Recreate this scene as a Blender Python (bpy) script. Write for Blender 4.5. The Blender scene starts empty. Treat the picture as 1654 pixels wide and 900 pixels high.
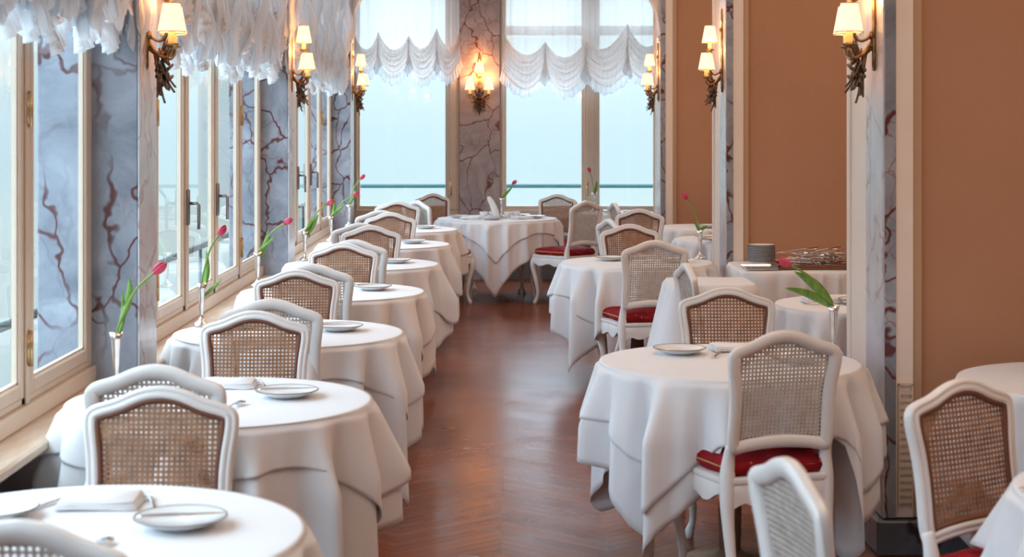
import bpy, math, random
from math import sin, cos, pi, radians, sqrt, hypot, atan2
from mathutils import Vector, Matrix

C = bpy.context.scene.collection
sc = bpy.context.scene
RND = random.Random(7)

# ---------------------------------------------------------------- camera
F = 2650.0; VX = 810.0; VY = 200.0; EYE = 1.67
cam = bpy.data.cameras.new('camera'); camo = bpy.data.objects.new('camera', cam); C.objects.link(camo)
camo.location = (0, 0, EYE); camo.rotation_euler = (pi/2, 0, 0)
cam.sensor_width = 36; cam.lens = 36*F/1654
cam.shift_x = (827-VX)/1654; cam.shift_y = (VY-450)/1654
cam.clip_start = 0.05; cam.clip_end = 300
cam.dof.use_dof = True; cam.dof.focus_distance = 9.0; cam.dof.aperture_fstop = 4.5
sc.camera = camo
sc.view_settings.view_transform = 'Standard'; sc.view_settings.look = 'None'
sc.view_settings.gamma = 1; sc.view_settings.use_curve_mapping = False
sc.view_settings.exposure = 0.22

# ---------------------------------------------------------------- world: hazy overcast sky over a pale sea
W = bpy.data.worlds.new('sky'); sc.world = W; W.use_nodes = True
nt = W.node_tree; nt.nodes.clear()
out = nt.nodes.new('ShaderNodeOutputWorld'); bg = nt.nodes.new('ShaderNodeBackground')
tc = nt.nodes.new('ShaderNodeTexCoord'); sep = nt.nodes.new('ShaderNodeSeparateXYZ')
mr = nt.nodes.new('ShaderNodeMapRange'); mr.inputs[1].default_value = -0.3; mr.inputs[2].default_value = 1.0
cr = nt.nodes.new('ShaderNodeValToRGB')
def pos(z): return (z+0.3)/1.3
els = [(-0.3, (.40, .52, .58)), (-0.06, (.70, .86, .88)), (-0.030, (.64, .82, .89)), (-0.006, (.66, .84, .94)),
       (0.03, (.76, .93, .97)), (0.10, (.98, 1.04, 1.06)), (0.40, (4.3, 5.4, 6.6)), (1.0, (5.2, 6.3, 7.0))]
while len(cr.color_ramp.elements) < len(els): cr.color_ramp.elements.new(0.5)
for e, (z, c) in zip(cr.color_ramp.elements, els):
    e.position = pos(z); e.color = (c[0]/7, c[1]/7, c[2]/7, 1)
nt.links.new(tc.outputs['Generated'], sep.inputs[0]); nt.links.new(sep.outputs[2], mr.inputs[0])
nt.links.new(mr.outputs[0], cr.inputs[0]); nt.links.new(cr.outputs[0], bg.inputs[0]); nt.links.new(bg.outputs[0], out.inputs[0])
bg.inputs[1].default_value = 7.0

def area(name, loc, size, power, col, rot=(0, 0, 0)):
    l = bpy.data.lights.new(name, 'AREA'); l.shape = 'RECTANGLE'; l.size, l.size_y = size; l.energy = power; l.color = col
    o = bpy.data.objects.new(name, l); C.objects.link(o); o.location = loc; o.rotation_euler = rot
    return o
WARM = (1, .72, .47)
area('ceiling_fill', (0.15, 3.0, 3.5), (1.6, 3.0), 15, (1, .78, .58))  # three added, unseen fill lights that warm and brighten the aisle
area('ceiling_fill', (0.15, 8.0, 3.5), (1.6, 3.0), 15, (1, .78, .58))
area('ceiling_fill', (0.15, 13.0, 3.5), (1.6, 3.0), 15, (1, .78, .58))
for y in (4.2, 8.7, 13.2):
    area('alcove_fill', (2.2, y, 3.45), (0.8, 2.2), 26, (1, .78, .58))  # added, unseen fill that brightens the recesses on the right

# ---------------------------------------------------------------- materials
def mat(name, col=(.8, .8, .8), rough=.5, metal=0, spec=.5, emis=None, estr=0, sheen=0, trans=0):
    m = bpy.data.materials.new(name); m.use_nodes = True
    b = m.node_tree.nodes['Principled BSDF']
    b.inputs['Base Color'].default_value = (*col, 1); b.inputs['Roughness'].default_value = rough
    b.inputs['Metallic'].default_value = metal; b.inputs['Specular IOR Level'].default_value = spec
    if emis: b.inputs['Emission Color'].default_value = (*emis, 1); b.inputs['Emission Strength'].default_value = estr
    if sheen: b.inputs['Sheen Weight'].default_value = sheen
    return m
def N(m, t): return m.node_tree.nodes.new(t)
def L(m, a, b): m.node_tree.links.new(a, b)
def coords(m, scale=(1, 1, 1), rot=(0, 0, 0)):
    t = N(m, 'ShaderNodeTexCoord'); mp = N(m, 'ShaderNodeMapping')
    mp.inputs['Scale'].default_value = scale; mp.inputs['Rotation'].default_value = rot
    g = N(m, 'ShaderNodeNewGeometry'); L(m, g.outputs['Position'], mp.inputs[0]); return mp.outputs[0]
def ocoords(m, scale=(1, 1, 1)):
    t = N(m, 'ShaderNodeTexCoord'); mp = N(m, 'ShaderNodeMapping'); mp.inputs['Scale'].default_value = scale
    L(m, t.outputs['Object'], mp.inputs[0]); return mp.outputs[0]
def noise(m, vec, scale, detail=3, dist=0, rough=.5):
    n = N(m, 'ShaderNodeTexNoise'); n.inputs['Scale'].default_value = scale; n.inputs['Detail'].default_value = detail
    n.inputs['Distortion'].default_value = dist; n.inputs['Roughness'].default_value = rough
    L(m, vec, n.inputs['Vector']); return n
def ramp(m, fac, stops):
    r = N(m, 'ShaderNodeValToRGB')
    while len(r.color_ramp.elements) < len(stops): r.color_ramp.elements.new(.5)
    for e, (p, c) in zip(r.color_ramp.elements, stops): e.position = p; e.color = (*c, 1)
    L(m, fac, r.inputs[0]); return r.outputs[0]
def mixc(m, fac, a, b, mode='MIX'):
    x = N(m, 'ShaderNodeMix'); x.data_type = 'RGBA'; x.blend_type = mode
    if isinstance(fac, (int, float)): x.inputs[0].default_value = fac
    else: L(m, fac, x.inputs[0])
    for v, i in ((a, 6), (b, 7)):
        if isinstance(v, tuple): x.inputs[i].default_value = (*v, 1)
        else: L(m, v, x.inputs[i])
    return x.outputs[2]
def math_(m, op, a, b=None):
    x = N(m, 'ShaderNodeMath'); x.operation = op
    for i, v in ((0, a), (1, b)):
        if v is None: continue
        if isinstance(v, (int, float)): x.inputs[i].default_value = v
        else: L(m, v, x.inputs[i])
    return x.outputs[0]
def bump(m, h, strength=.2, dist=.01):
    b = N(m, 'ShaderNodeBump'); b.inputs['Strength'].default_value = strength; b.inputs['Distance'].default_value = dist
    L(m, h, b.inputs['Height']); L(m, b.outputs[0], m.node_tree.nodes['Principled BSDF'].inputs['Normal'])
def setcol(m, s): L(m, s, m.node_tree.nodes['Principled BSDF'].inputs['Base Color'])

M = {}
def marble(name, c1, c2, vein, vein2, seed=0):
    m = mat(name, rough=.22, spec=.5)
    v = coords(m, (1, 1, 1))
    ad = N(m, 'ShaderNodeVectorMath'); ad.operation = 'ADD'; ad.inputs[1].default_value = (seed, seed*.7, seed*.3); L(m, v, ad.inputs[0])
    warp = noise(m, ad.outputs[0], 2.2, 4, 0)
    ws = N(m, 'ShaderNodeVectorMath'); ws.operation = 'SCALE'; ws.inputs[3].default_value = .55; L(m, warp.outputs['Color'], ws.inputs[0])
    ad2 = N(m, 'ShaderNodeVectorMath'); ad2.operation = 'ADD'; L(m, ad.outputs[0], ad2.inputs[0]); L(m, ws.outputs[0], ad2.inputs[1])
    mp = N(m, 'ShaderNodeMapping'); mp.inputs['Scale'].default_value = (2.6, 2.6, 1.35); mp.inputs['Rotation'].default_value = (.5, .35, .2)
    L(m, ad2.outputs[0], mp.inputs[0])
    vo = N(m, 'ShaderNodeTexVoronoi'); vo.feature = 'DISTANCE_TO_EDGE'; vo.inputs['Scale'].default_value = 1.5; L(m, mp.outputs[0], vo.inputs['Vector'])
    vo2 = N(m, 'ShaderNodeTexVoronoi'); vo2.feature = 'DISTANCE_TO_EDGE'; vo2.inputs['Scale'].default_value = 3.7; L(m, mp.outputs[0], vo2.inputs['Vector'])
    cloud = noise(m, ad.outputs[0], 3.0, 6, .8, .6)
    base = ramp(m, cloud.outputs[0], [(.32, c1), (.68, c2)])
    msk = noise(m, ad.outputs[0], 1.7, 2)
    v1 = ramp(m, vo.outputs[0], [(0, (1, 1, 1)), (.012, (.9, .9, .9)), (.03, (0, 0, 0))])
    v2 = ramp(m, vo2.outputs[0], [(0, (1, 1, 1)), (.02, (.3, .3, .3)), (.05, (0, 0, 0))])
    mk = ramp(m, msk.outputs[0], [(.36, (0, 0, 0)), (.48, (1, 1, 1))])
    mk2 = ramp(m, msk.outputs[0], [(.48, (0, 0, 0)), (.62, (1, 1, 1))])
    f1 = mixc(m, 1.0, v1, mk, 'MULTIPLY'); f2 = mixc(m, 1.0, v2, mk2, 'MULTIPLY')
    a = mixc(m, f2, base, vein2); b = mixc(m, f1, a, vein); setcol(m, b)
    return m
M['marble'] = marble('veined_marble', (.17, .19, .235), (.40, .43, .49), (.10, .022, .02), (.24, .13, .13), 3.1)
M['marble_pale_lit'] = marble('pale_lit_marble', (.46, .46, .50), (.62, .62, .66), (.40, .33, .34), (.46, .43, .45), 5.5)  # pale stone; on the right posts its paleness stands for window light
M['marble_far'] = marble('veined_marble_rose', (.33, .27, .28), (.56, .50, .50), (.20, .06, .04), (.30, .17, .15), 9.4)
M['plinth'] = marble('dark_marble', (.07, .09, .12), (.15, .18, .22), (.04, .03, .03), (.25, .25, .27), 1.0)

M['cream'] = mat('cream_paint', (.72, .60, .47), .38)
n_ = noise(M['cream'], coords(M['cream']), 5, 3); setcol(M['cream'], ramp(M['cream'], n_.outputs[0], [(.3, (.84, .72, .63)), (.7, (.88, .78, .70))]))
M['frame'] = mat('cream_window_paint', (.66, .57, .45), .35)
n_ = noise(M['frame'], coords(M['frame']), 7, 3); setcol(M['frame'], ramp(M['frame'], n_.outputs[0], [(.3, (.69, .57, .45)), (.7, (.72, .60, .48))]))
M['tan'] = mat('tan_paint', (.50, .33, .21), .45)
M['sill'] = mat('sill_paint', (.62, .46, .34), .25)
n_ = noise(M['sill'], coords(M['sill'], (6, 1, 6)), 4, 4); setcol(M['sill'], ramp(M['sill'], n_.outputs[0], [(.3, (.56, .39, .27)), (.7, (.70, .53, .40))]))
M['taupe'] = mat('taupe_panel', (.15, .12, .11), .5)
n_ = noise(M['taupe'], coords(M['taupe']), 4, 3); setcol(M['taupe'], ramp(M['taupe'], n_.outputs[0], [(.3, (.12, .10, .09)), (.7, (.20, .16, .14))]))
m = M['fabric_wall'] = mat('terracotta_fabric', (.43, .21, .12), .8, sheen=.1)
v = coords(m); wv = noise(m, v, 220, 2); cl = noise(m, v, 1.2, 3)
c_ = ramp(m, cl.outputs[0], [(.3, (.46, .235, .135)), (.7, (.51, .27, .16))]); c2 = ramp(m, wv.outputs[0], [(.3, (.9, .9, .9)), (.7, (1.05, 1.05, 1.05))])
setcol(m, mixc(m, 1.0, c_, c2, 'MULTIPLY')); bump(m, wv.outputs[0], .15, .002)
M['ceiling'] = mat('ceiling_plaster', (.80, .74, .68), .8)
n_ = noise(M['ceiling'], coords(M['ceiling']), 3); setcol(M['ceiling'], ramp(M['ceiling'], n_.outputs[0], [(.3, (.78, .72, .66)), (.7, (.83, .77, .71))]))

# parquet: narrow boards laid in chevrons
m = M['floor'] = mat('parquet', rough=.2, spec=.5)
v = coords(m); sp = N(m, 'ShaderNodeSeparateXYZ'); L(m, v, sp.inputs[0])
pp = math_(m, 'PINGPONG', sp.outputs[0], .42)
yy = math_(m, 'ADD', sp.outputs[1], math_(m, 'MULTIPLY', pp, .85))
board = math_(m, 'DIVIDE', yy, .075); bi = math_(m, 'FLOOR', board); bf = math_(m, 'FRACT', board)
col = math_(m, 'FLOOR', math_(m, 'DIVIDE', sp.outputs[0], .42))
cb = N(m, 'ShaderNodeCombineXYZ'); L(m, bi, cb.inputs[0]); L(m, col, cb.inputs[1])
wn = N(m, 'ShaderNodeTexWhiteNoise'); wn.noise_dimensions = '2D'; L(m, cb.outputs[0], wn.inputs['Vector'])
gr = N(m, 'ShaderNodeCombineXYZ'); L(m, math_(m, 'MULTIPLY', sp.outputs[0], 4), gr.inputs[0]); L(m, math_(m, 'MULTIPLY', yy, 46), gr.inputs[1]); L(m, col, gr.inputs[2])
g_ = noise(m, gr.outputs[0], 1.0, 4, .4)
tone = mixc(m, .45, wn.outputs['Value'], g_.outputs[0])
wood = ramp(m, tone, [(.12, (.15, .038, .015)), (.45, (.19, .051, .021)), (.85, (.235, .070, .030))])
gap = ramp(m, bf, [(0, (.6, .6, .6)), (.03, (1, 1, 1)), (.97, (1, 1, 1)), (1, (.6, .6, .6))])
setcol(m, mixc(m, 1.0, wood, gap, 'MULTIPLY'))
rr = noise(m, v, 2.5, 4); rm = N(m, 'ShaderNodeMapRange'); rm.inputs[3].default_value = .15; rm.inputs[4].default_value = .34; L(m, rr.outputs[0], rm.inputs[0])
m.node_tree.nodes['Principled BSDF'].inputs['Specular IOR Level'].default_value = .2
L(m, rm.outputs[0], m.node_tree.nodes['Principled BSDF'].inputs['Roughness'])
wb = noise(m, v, 4, 1); bump(m, math_(m, 'ADD', wb.outputs[0], math_(m, 'MULTIPLY', g_.outputs[0], .05)), .035, .01)

def cloth_mat(name, c1, c2):
    m = mat(name, c1, .75, sheen=.25, spec=.25)
    v = ocoords(m); a = noise(m, v, 260, 1); b = noise(m, v, 2.2, 3)
    setcol(m, ramp(m, b.outputs[0], [(.3, c1), (.7, c2)]))
    b2 = noise(m, v, 7, 3, .5)
    h = math_(m, 'ADD', math_(m, 'MULTIPLY', a.outputs[0], .05), b2.outputs[0]); bump(m, h, .22, .012)
    return m
M['linen'] = cloth_mat('white_linen', (.75, .74, .75), (.79, .78, .79))
M['linen_over'] = cloth_mat('white_linen_top', (.79, .78, .79), (.83, .82, .83))
m = M['linen_stripe'] = cloth_mat('striped_linen', (.68, .66, .69), (.76, .74, .77))
M['white'] = mat('white_lacquer', (.80, .76, .74), .32)
n_ = noise(M['white'], ocoords(M['white']), 9, 3); setcol(M['white'], ramp(M['white'], n_.outputs[0], [(.3, (.77, .73, .70)), (.7, (.84, .81, .79))]))
M['cane'] = mat('brown_cane', (.36, .18, .09), .55)
n_ = noise(M['cane'], ocoords(M['cane']), 30, 3); setcol(M['cane'], ramp(M['cane'], n_.outputs[0], [(.3, (.24, .105, .045)), (.7, (.42, .20, .095))]))
M['cane_white'] = mat('white_cane', (.74, .70, .66), .5)
n_ = noise(M['cane_white'], ocoords(M['cane_white']), 30, 3); setcol(M['cane_white'], ramp(M['cane_white'], n_.outputs[0], [(.3, (.52, .46, .40)), (.7, (.68, .63, .58))]))
M['cane_edge'] = mat('brown_cane_edge', (.17, .06, .03), .5)
m = M['cushion'] = mat('red_damask', (.25, .006, .012), .8, spec=.2)
vo = N(m, 'ShaderNodeTexVoronoi'); vo.inputs['Scale'].default_value = 22; L(m, ocoords(m), vo.inputs['Vector'])
cn = noise(m, ocoords(m), 12, 3); base = ramp(m, cn.outputs[0], [(.3, (.18, .003, .008)), (.7, (.30, .008, .014))])
setcol(m, mixc(m, ramp(m, vo.outputs['Distance'], [(0, (1, 1, 1)), (.10, (.7, .7, .7)), (.16, (0, 0, 0))]), base, (.55, .24, .10)))
M['gold'] = mat('gold_piping', (.62, .42, .18), .4, metal=.6)
M['brass'] = mat('aged_brass', (.42, .25, .10), .33, metal=1)
n_ = noise(M['brass'], ocoords(M['brass']), 30, 3); setcol(M['brass'], ramp(M['brass'], n_.outputs[0], [(.3, (.20, .12, .06)), (.7, (.62, .42, .20))]))
M['bronze'] = mat('dark_bronze', (.14, .10, .08), .4, metal=.8)
n_ = noise(M['bronze'], ocoords(M['bronze']), 40, 3); setcol(M['bronze'], ramp(M['bronze'], n_.outputs[0], [(.3, (.07, .045, .035)), (.7, (.34, .24, .17))]))
M['shade'] = mat('lamp_shade', (.9, .75, .55), .7, emis=(1, .62, .33), estr=1.45)
M['shade_trim'] = mat('lamp_shade_trim', (.75, .45, .2), .6)
M['candle'] = mat('candle_sleeve', (.9, .62, .25), .5, emis=(1, .5, .12), estr=.7)
M['silver'] = mat('silver', (.80, .78, .77), .16, metal=1)
n_ = noise(M['silver'], ocoords(M['silver']), 25, 2); setcol(M['silver'], ramp(M['silver'], n_.outputs[0], [(.3, (.70, .68, .67)), (.7, (.86, .84, .83))]))
M['porcelain'] = mat('white_porcelain', (.84, .85, .86), .12)
M['rim'] = mat('silver_grey_rim', (.12, .10, .10), .2)
M['butter'] = mat('amber', (.85, .42, .10), .3)
M['stem'] = mat('tulip_stem', (.20, .32, .05), .45)
M['leaf'] = mat('tulip_leaf', (.12, .27, .045), .42)
n_ = noise(M['leaf'], ocoords(M['leaf'], (1, 1, .25)), 60, 2); setcol(M['leaf'], ramp(M['leaf'], n_.outputs[0], [(.3, (.09, .22, .03)), (.7, (.22, .40, .07))]))
M['petal'] = mat('tulip_petal', (.70, .05, .14), .45)
n_ = noise(M['petal'], ocoords(M['petal'], (1, 1, .3)), 40, 2); setcol(M['petal'], ramp(M['petal'], n_.outputs[0], [(.3, (.50, .012, .05)), (.7, (.74, .09, .17))]))
M['hardware'] = mat('grey_metal', (.25, .24, .25), .35, metal=.8)
M['hinge'] = mat('brass_hinge', (.60, .42, .22), .3, metal=.7)
M['rail'] = mat('blue_grey_rail', (.015, .06, .06), .4)
M['terrace'] = mat('terrace_stone', (.55, .57, .58), .7)
n_ = noise(M['terrace'], coords(M['terrace']), 3); setcol(M['terrace'], ramp(M['terrace'], n_.outputs[0], [(.3, (.50, .53, .55)), (.7, (.62, .64, .65))]))
M['wood_tray'] = mat('brown_tray', (.20, .08, .04), .3)
M['dark_wood'] = mat('table_wood', (.25, .15, .09), .5)

# window glass: clear pane that mirrors at grazing angles
m = M['glass'] = bpy.data.materials.new('window_glass'); m.use_nodes = True; m.node_tree.nodes.clear()
o_ = N(m, 'ShaderNodeOutputMaterial'); mx = N(m, 'ShaderNodeMixShader'); tr = N(m, 'ShaderNodeBsdfTransparent'); gl = N(m, 'ShaderNodeBsdfGlossy')
gl.inputs['Roughness'].default_value = .01; tr.inputs[0].default_value = (.95, .985, .99, 1)
fr = N(m, 'ShaderNodeFresnel'); fr.inputs[0].default_value = 1.5
bf_ = N(m, 'ShaderNodeNewGeometry'); fs_ = math_(m, 'MULTIPLY', fr.outputs[0], math_(m, 'SUBTRACT', 1.0, bf_.outputs['Backfacing']))
L(m, fs_, mx.inputs[0]); L(m, tr.outputs[0], mx.inputs[1]); L(m, gl.outputs[0], mx.inputs[2]); L(m, mx.outputs[0], o_.inputs[0])
def fabric_thin(name, col, transp, transl):
    m = bpy.data.materials.new(name); m.use_nodes = True; m.node_tree.nodes.clear()
    o_ = N(m, 'ShaderNodeOutputMaterial'); d = N(m, 'ShaderNodeBsdfDiffuse'); t = N(m, 'ShaderNodeBsdfTranslucent'); p = N(m, 'ShaderNodeBsdfTransparent')
    nn = noise(m, coords(m), 6, 3); cc = ramp(m, nn.outputs[0], [(.3, tuple(x*.95 for x in col)), (.7, col)])
    L(m, cc, d.inputs[0]); L(m, cc, t.inputs[0])
    a = N(m, 'ShaderNodeMixShader'); a.inputs[0].default_value = transl; L(m, d.outputs[0], a.inputs[1]); L(m, t.outputs[0], a.inputs[2])
    b = N(m, 'ShaderNodeMixShader'); b.inputs[0].default_value = transp; L(m, a.outputs[0], b.inputs[1]); L(m, p.outputs[0], b.inputs[2])
    L(m, b.outputs[0], o_.inputs[0]); return m
M['sheer'] = fabric_thin('sheer_voile', (.96, .96, .98), .48, .55)
M['drape'] = fabric_thin('gathered_voile', (.93, .88, .86), .05, .34)
M['frill'] = fabric_thin('frill_voile', (.90, .93, .96), .08, .48)

# ---------------------------------------------------------------- mesh helpers
class MB:
    def __init__(s): s.v = []; s.f = []; s.mi = []; s.cur = 0
    def add(s, vs, fs):
        o = len(s.v); s.v += [tuple(p) for p in vs]; s.f += [tuple(i+o for i in f) for f in fs]; s.mi += [s.cur]*len(fs); return s
    def box(s, x0, x1, y0, y1, z0, z1, bev=0):
        if bev:
            b = min(bev, (x1-x0)*.45, (y1-y0)*.45, (z1-z0)*.45)
            loops = []
            for z, i in ((z0, b), (z0+b, 0), (z1-b, 0), (z1, b)):
                loops.append([(x0+i, y0+b, z), (x0+b, y0+i, z), (x1-b, y0+i, z), (x1-i, y0+b, z), (x1-i, y1-b, z), (x1-b, y1-i, z), (x0+b, y1-i, z), (x0+i, y1-b, z)])
            return s.loft(loops, True, True)
        return s.add([(x0, y0, z0), (x1, y0, z0), (x1, y1, z0), (x0, y1, z0), (x0, y0, z1), (x1, y0, z1), (x1, y1, z1), (x0, y1, z1)],
                     [(0, 3, 2, 1), (4, 5, 6, 7), (0, 1, 5, 4), (1, 2, 6, 5), (2, 3, 7, 6), (3, 0, 4, 7)])
    def loft(s, loops, cap0=False, cap1=False, closed=True):
        n = len(loops[0]); vs = [p for l in loops for p in l]; fs = []
        for i in range(len(loops)-1):
            for j in range(n if closed else n-1):
                k = (j+1) % n; fs.append((i*n+j, i*n+k, (i+1)*n+k, (i+1)*n+j))
        if cap0: fs.append(tuple(range(n-1, -1, -1)))
        if cap1: fs.append(tuple((len(loops)-1)*n+j for j in range(n)))
        return s.add(vs, fs)
    def tube(s, pts, rad, n=8, cap=True):
        pts = [Vector(p) for p in pts]; loops = []; up = None
        for i, p in enumerate(pts):
            d = (pts[min(i+1, len(pts)-1)]-pts[max(i-1, 0)]).normalized()
            if up is None: up = Vector((0, 0, 1)) if abs(d.z) < .9 else Vector((0, 1, 0))
            a = d.cross(up).normalized(); b = a.cross(d).normalized(); up = b
            r = rad[i] if isinstance(rad, (list, tuple)) else rad
            ra, rb = r if isinstance(r, tuple) else (r, r)
            loops.append([p+a*(ra*cos(2*pi*k/n))+b*(rb*sin(2*pi*k/n)) for k in range(n)])
        return s.loft(loops, cap, cap)
    def lathe(s, prof, n=24, c=(0, 0, 0)):
        loops = [[(c[0]+r*cos(2*pi*k/n), c[1]+r*sin(2*pi*k/n), c[2]+z) for k in range(n)] for r, z in prof]
        return s.loft(loops, True, True)
    def blob(s, c, r, n=8):
        prof = [(max(1e-4, sin(pi*i/n)), -cos(pi*i/n)) for i in range(n+1)]
        return s.loft([[(c[0]+r[0]*a*cos(2*pi*k/10), c[1]+r[1]*a*sin(2*pi*k/10), c[2]+r[2]*z) for k in range(10)] for a, z in prof], True, True)
    def grid(s, rows, closed=False):
        return s.loft(rows, closed=closed)
    def build(s, name, m, parent=None, smooth=True, loc=None, sharp=None):
        me = bpy.data.meshes.new(name); me.from_pydata(s.v, [], s.f)
        ms = m if isinstance(m, (list, tuple)) else [m]
        for x in ms: me.materials.append(x)
        for p, i in zip(me.polygons, s.mi): p.material_index = i; p.use_smooth = smooth
        if smooth and sharp is not None: me.set_sharp_from_angle(angle=radians(sharp))
        me.update()
        o = bpy.data.objects.new(name, me); C.objects.link(o)
        if parent: o.parent = parent
        if loc: o.location = loc
        return o
def catmull(pts, n, closed=True):
    P_ = [Vector(p) for p in pts]; k = len(P_); out = []; segs = k if closed else k-1
    for i in range(segs):
        p0, p1, p2, p3 = (P_[(i-1) % k], P_[i], P_[(i+1) % k], P_[(i+2) % k]) if closed else (P_[max(i-1, 0)], P_[i], P_[i+1], P_[min(i+2, k-1)])
        for j in range(n):
            t = j/n; out.append(.5*((2*p1)+(p2-p0)*t+(2*p0-5*p1+4*p2-p3)*t*t+(3*p1-p0-3*p2+p3)*t**3))
    if not closed: out.append(P_[-1])
    return out
def tag(o, label=None, cat=None, group=None, kind=None):
    if label: o['label'] = label
    if cat: o['category'] = cat
    if group: o['group'] = group
    if kind: o['kind'] = kind
    return o
def empty(name, loc=(0, 0, 0), rz=0):
    o = bpy.data.objects.new(name, None); C.objects.link(o); o.location = loc; o.rotation_euler = (0, 0, rz); o.empty_display_size = .1; return o
def copy_tree(o, parent=None):
    c = o.copy(); C.objects.link(c); c.parent = parent
    for ch in list(o.children): copy_tree(ch, c)
    return c
def struct(name, mb, m, parent=None, smooth=False):
    o = mb.build(name, m, parent, smooth)
    if not parent: o['kind'] = 'structure'
    return o

# ---------------------------------------------------------------- room shell
XL, XP, XR, XREC, YF, YB, ZC = -1.60, -1.41, 1.48, 2.85, 17.60, -2.3, 3.6
PY = [1.89, 6.36, 10.83, 15.30]          # near faces of the marble piers
struct('floor', MB().box(XL-.25, XREC+.2, YB-.2, YF+.25, -.1, 0), M['floor'])
struct('ceiling', MB().box(XL-.25, XREC+.2, YB-.2, YF+.25, ZC, ZC+.1), M['ceiling'])
struct('wall_back', MB().box(XL-.2, XREC+.2, YB-.2, YB, 0, ZC), M['cream'])
struct('wall_right', MB().box(XREC, XREC+.15, YB, YF, 0, ZC), M['fabric_wall'])
# low wall under the windows and lintel over them
struct('wall_left', MB().box(XL-.2, XL, YB, YF, 0, .64).box(XL-.2, XL, YB, YF, 3.3, ZC).box(XL-.18, XL, PY[3]+.32, YF, .64, 3.3), M['taupe'])
struct('wall_far', MB().box(XL, XREC, YF, YF+.2, 0, .70).box(XL, XREC, YF, YF+.2, 3.35, ZC).box(1.78, XREC, YF, YF+.2, .70, 3.35), M['taupe'])
for i, y in enumerate(PY):
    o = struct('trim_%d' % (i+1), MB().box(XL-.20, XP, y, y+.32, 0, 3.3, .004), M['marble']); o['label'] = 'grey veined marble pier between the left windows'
    MB().box(XP, XP+.006, y+.001, y+.319, 0, 3.3).build('pier_pale_lit_face', M['marble_pale_lit'], o, False)
bays = [(YB, PY[0])]+[(PY[i]+.32, PY[i+1]) for i in range(3)]
for i, (a, b) in enumerate(bays):
    struct('trim_%d' % (i+5), MB().box(XL-.02, -1.435, a, b, .635, .672, .008).box(XL, -1.50, a, b, .60, .635), M['sill'])

def left_window(n, y0, y1):
    w = empty('window_%d' % n, (XL, y0, 0)); w['kind'] = 'structure'
    ln = y1-y0
    posts = [ln-.88, ln-1.73, ln-2.59, ln-3.33]
    posts = sorted(p for p in posts if .3 < p)
    fr = MB()
    fr.box(-.03, .03, 0, ln, .672, .735, .004); fr.box(-.03, .010, 0, ln, .735, .76, .003); fr.box(-.03, .03, 0, ln, 3.2, 3.3, .004)
    for a, b in ((0, .10), (ln-.07, ln)): fr.box(-.02, .012, a, b, .735, 3.2, .003)
    for p in posts: fr.box(-.018, .010, p-.045, p+.045, .735, 3.2, .003); fr.box(.010, .020, p-.018, p+.018, .735, 3.2, .003)
    fr.build('window_frame', M['frame'], w, False)
    edges = [.10]+[e for p in posts for e in (p-.045, p+.045)]+[ln-.07]
    for k in range(0, len(edges), 2):
        a, b = edges[k], edges[k+1]
        s = MB()
        for (c, d, e, g) in ((a, a+.036, .76, 3.2), (b-.036, b, .76, 3.2), (a+.036, b-.036, .76, .81), (a+.036, b-.036, 3.14, 3.2)):
            s.box(-.014, .016, c, d, e, g, .005)
        for (c, d, e, g) in ((a+.036, a+.044, .81, 3.14), (b-.044, b-.036, .81, 3.14), (a+.036, b-.036, .81, .818), (a+.036, b-.036, 3.132, 3.14)):
            s.box(-.010, .006, c, d, e, g)
        sash = s.build('sash', M['frame'], w, False)
        MB().box(-.005, -.001, a+.036, b-.036, .81, 3.14).build('pane', M['glass'], sash, False)
    for j, p in enumerate(posts):
        if j in (0, 3):
            for z in (.86, 1.66):
                h = MB(); h.tube([(.028, p, z), (.028, p, z+.12)], .008, 8); h.box(.018, .026, p-.016, p+.016, z+.01, z+.11); h.build('hinge', M['hinge'], w)
        else:
            h = MB(); h.box(.020, .034, p-.020, p+.020, 1.16, 1.34, .004); h.tube([(.034, p, 1.27), (.070, p, 1.27), (.080, p, 1.262), (.080, p, 1.14)], .0085, 8)
            h.build('handle', M['hardware'], w)
    return w
for i, (a, b) in enumerate(bays): left_window(i+1, a, b)

def far_window(n, x0, x1, posts, trans):
    w = empty('window_%d' % n, (x0, YF, 0)); w['kind'] = 'structure'
    ln = x1-x0; fr = MB()
    fr.box(0, ln, -.03, .10, .66, .75, .004); fr.box(0, ln, -.03, .10, 3.25, 3.35, .004)
    for a, b in posts: fr.box(a, b, -.03, .10, .75, 3.25, .006); fr.box(a+.03, b-.03, -.045, -.03, .75, 3.25, .004)
    if trans: fr.box(0, ln, -.025, .09, 2.62, 2.72, .004)
    fr.build('window_frame', M['frame'], w, False)
    for k in range(len(posts)-1):
        a, b = posts[k][1], posts[k+1][0]
        s = MB()
        for (c, d, e, g) in ((a, a+.022, .75, 3.25), (b-.022, b, .75, 3.25), (a+.02, b-.02, .75, .79), (a+.02, b-.02, 3.2, 3.25)): s.box(c, d, -.005, .05, e, g, .003)
        sash = s.build('sash', M['frame'], w, False)
        MB().box(a+.02, b-.02, .02, .026, .79, 3.2).build('pane', M['glass'], sash, False)
        h = MB(); h.box(b+.02, b+.05, -.058, -.045, .9, 1.05, .004); h.tube([(b+.035, -.058, 1.0), (b+.035, -.09, 1.0), (b+.035, -.09, .9)], .008, 6); h.build('handle', M['hinge'], w)
far_window(5, XL, -.45, [(0, .06), (1.02, 1.15)], False)
far_window(6, -.02, 1.78, [(0, .05), (.90, 1.05), (1.72, 1.80)], True)
o = struct('trim_9', MB().box(-.45, -.02, YF-.07, YF+.1, 0, 3.35, .004), M['marble_far']); o['label'] = 'rose-grey veined marble pier between the far windows'
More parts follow.
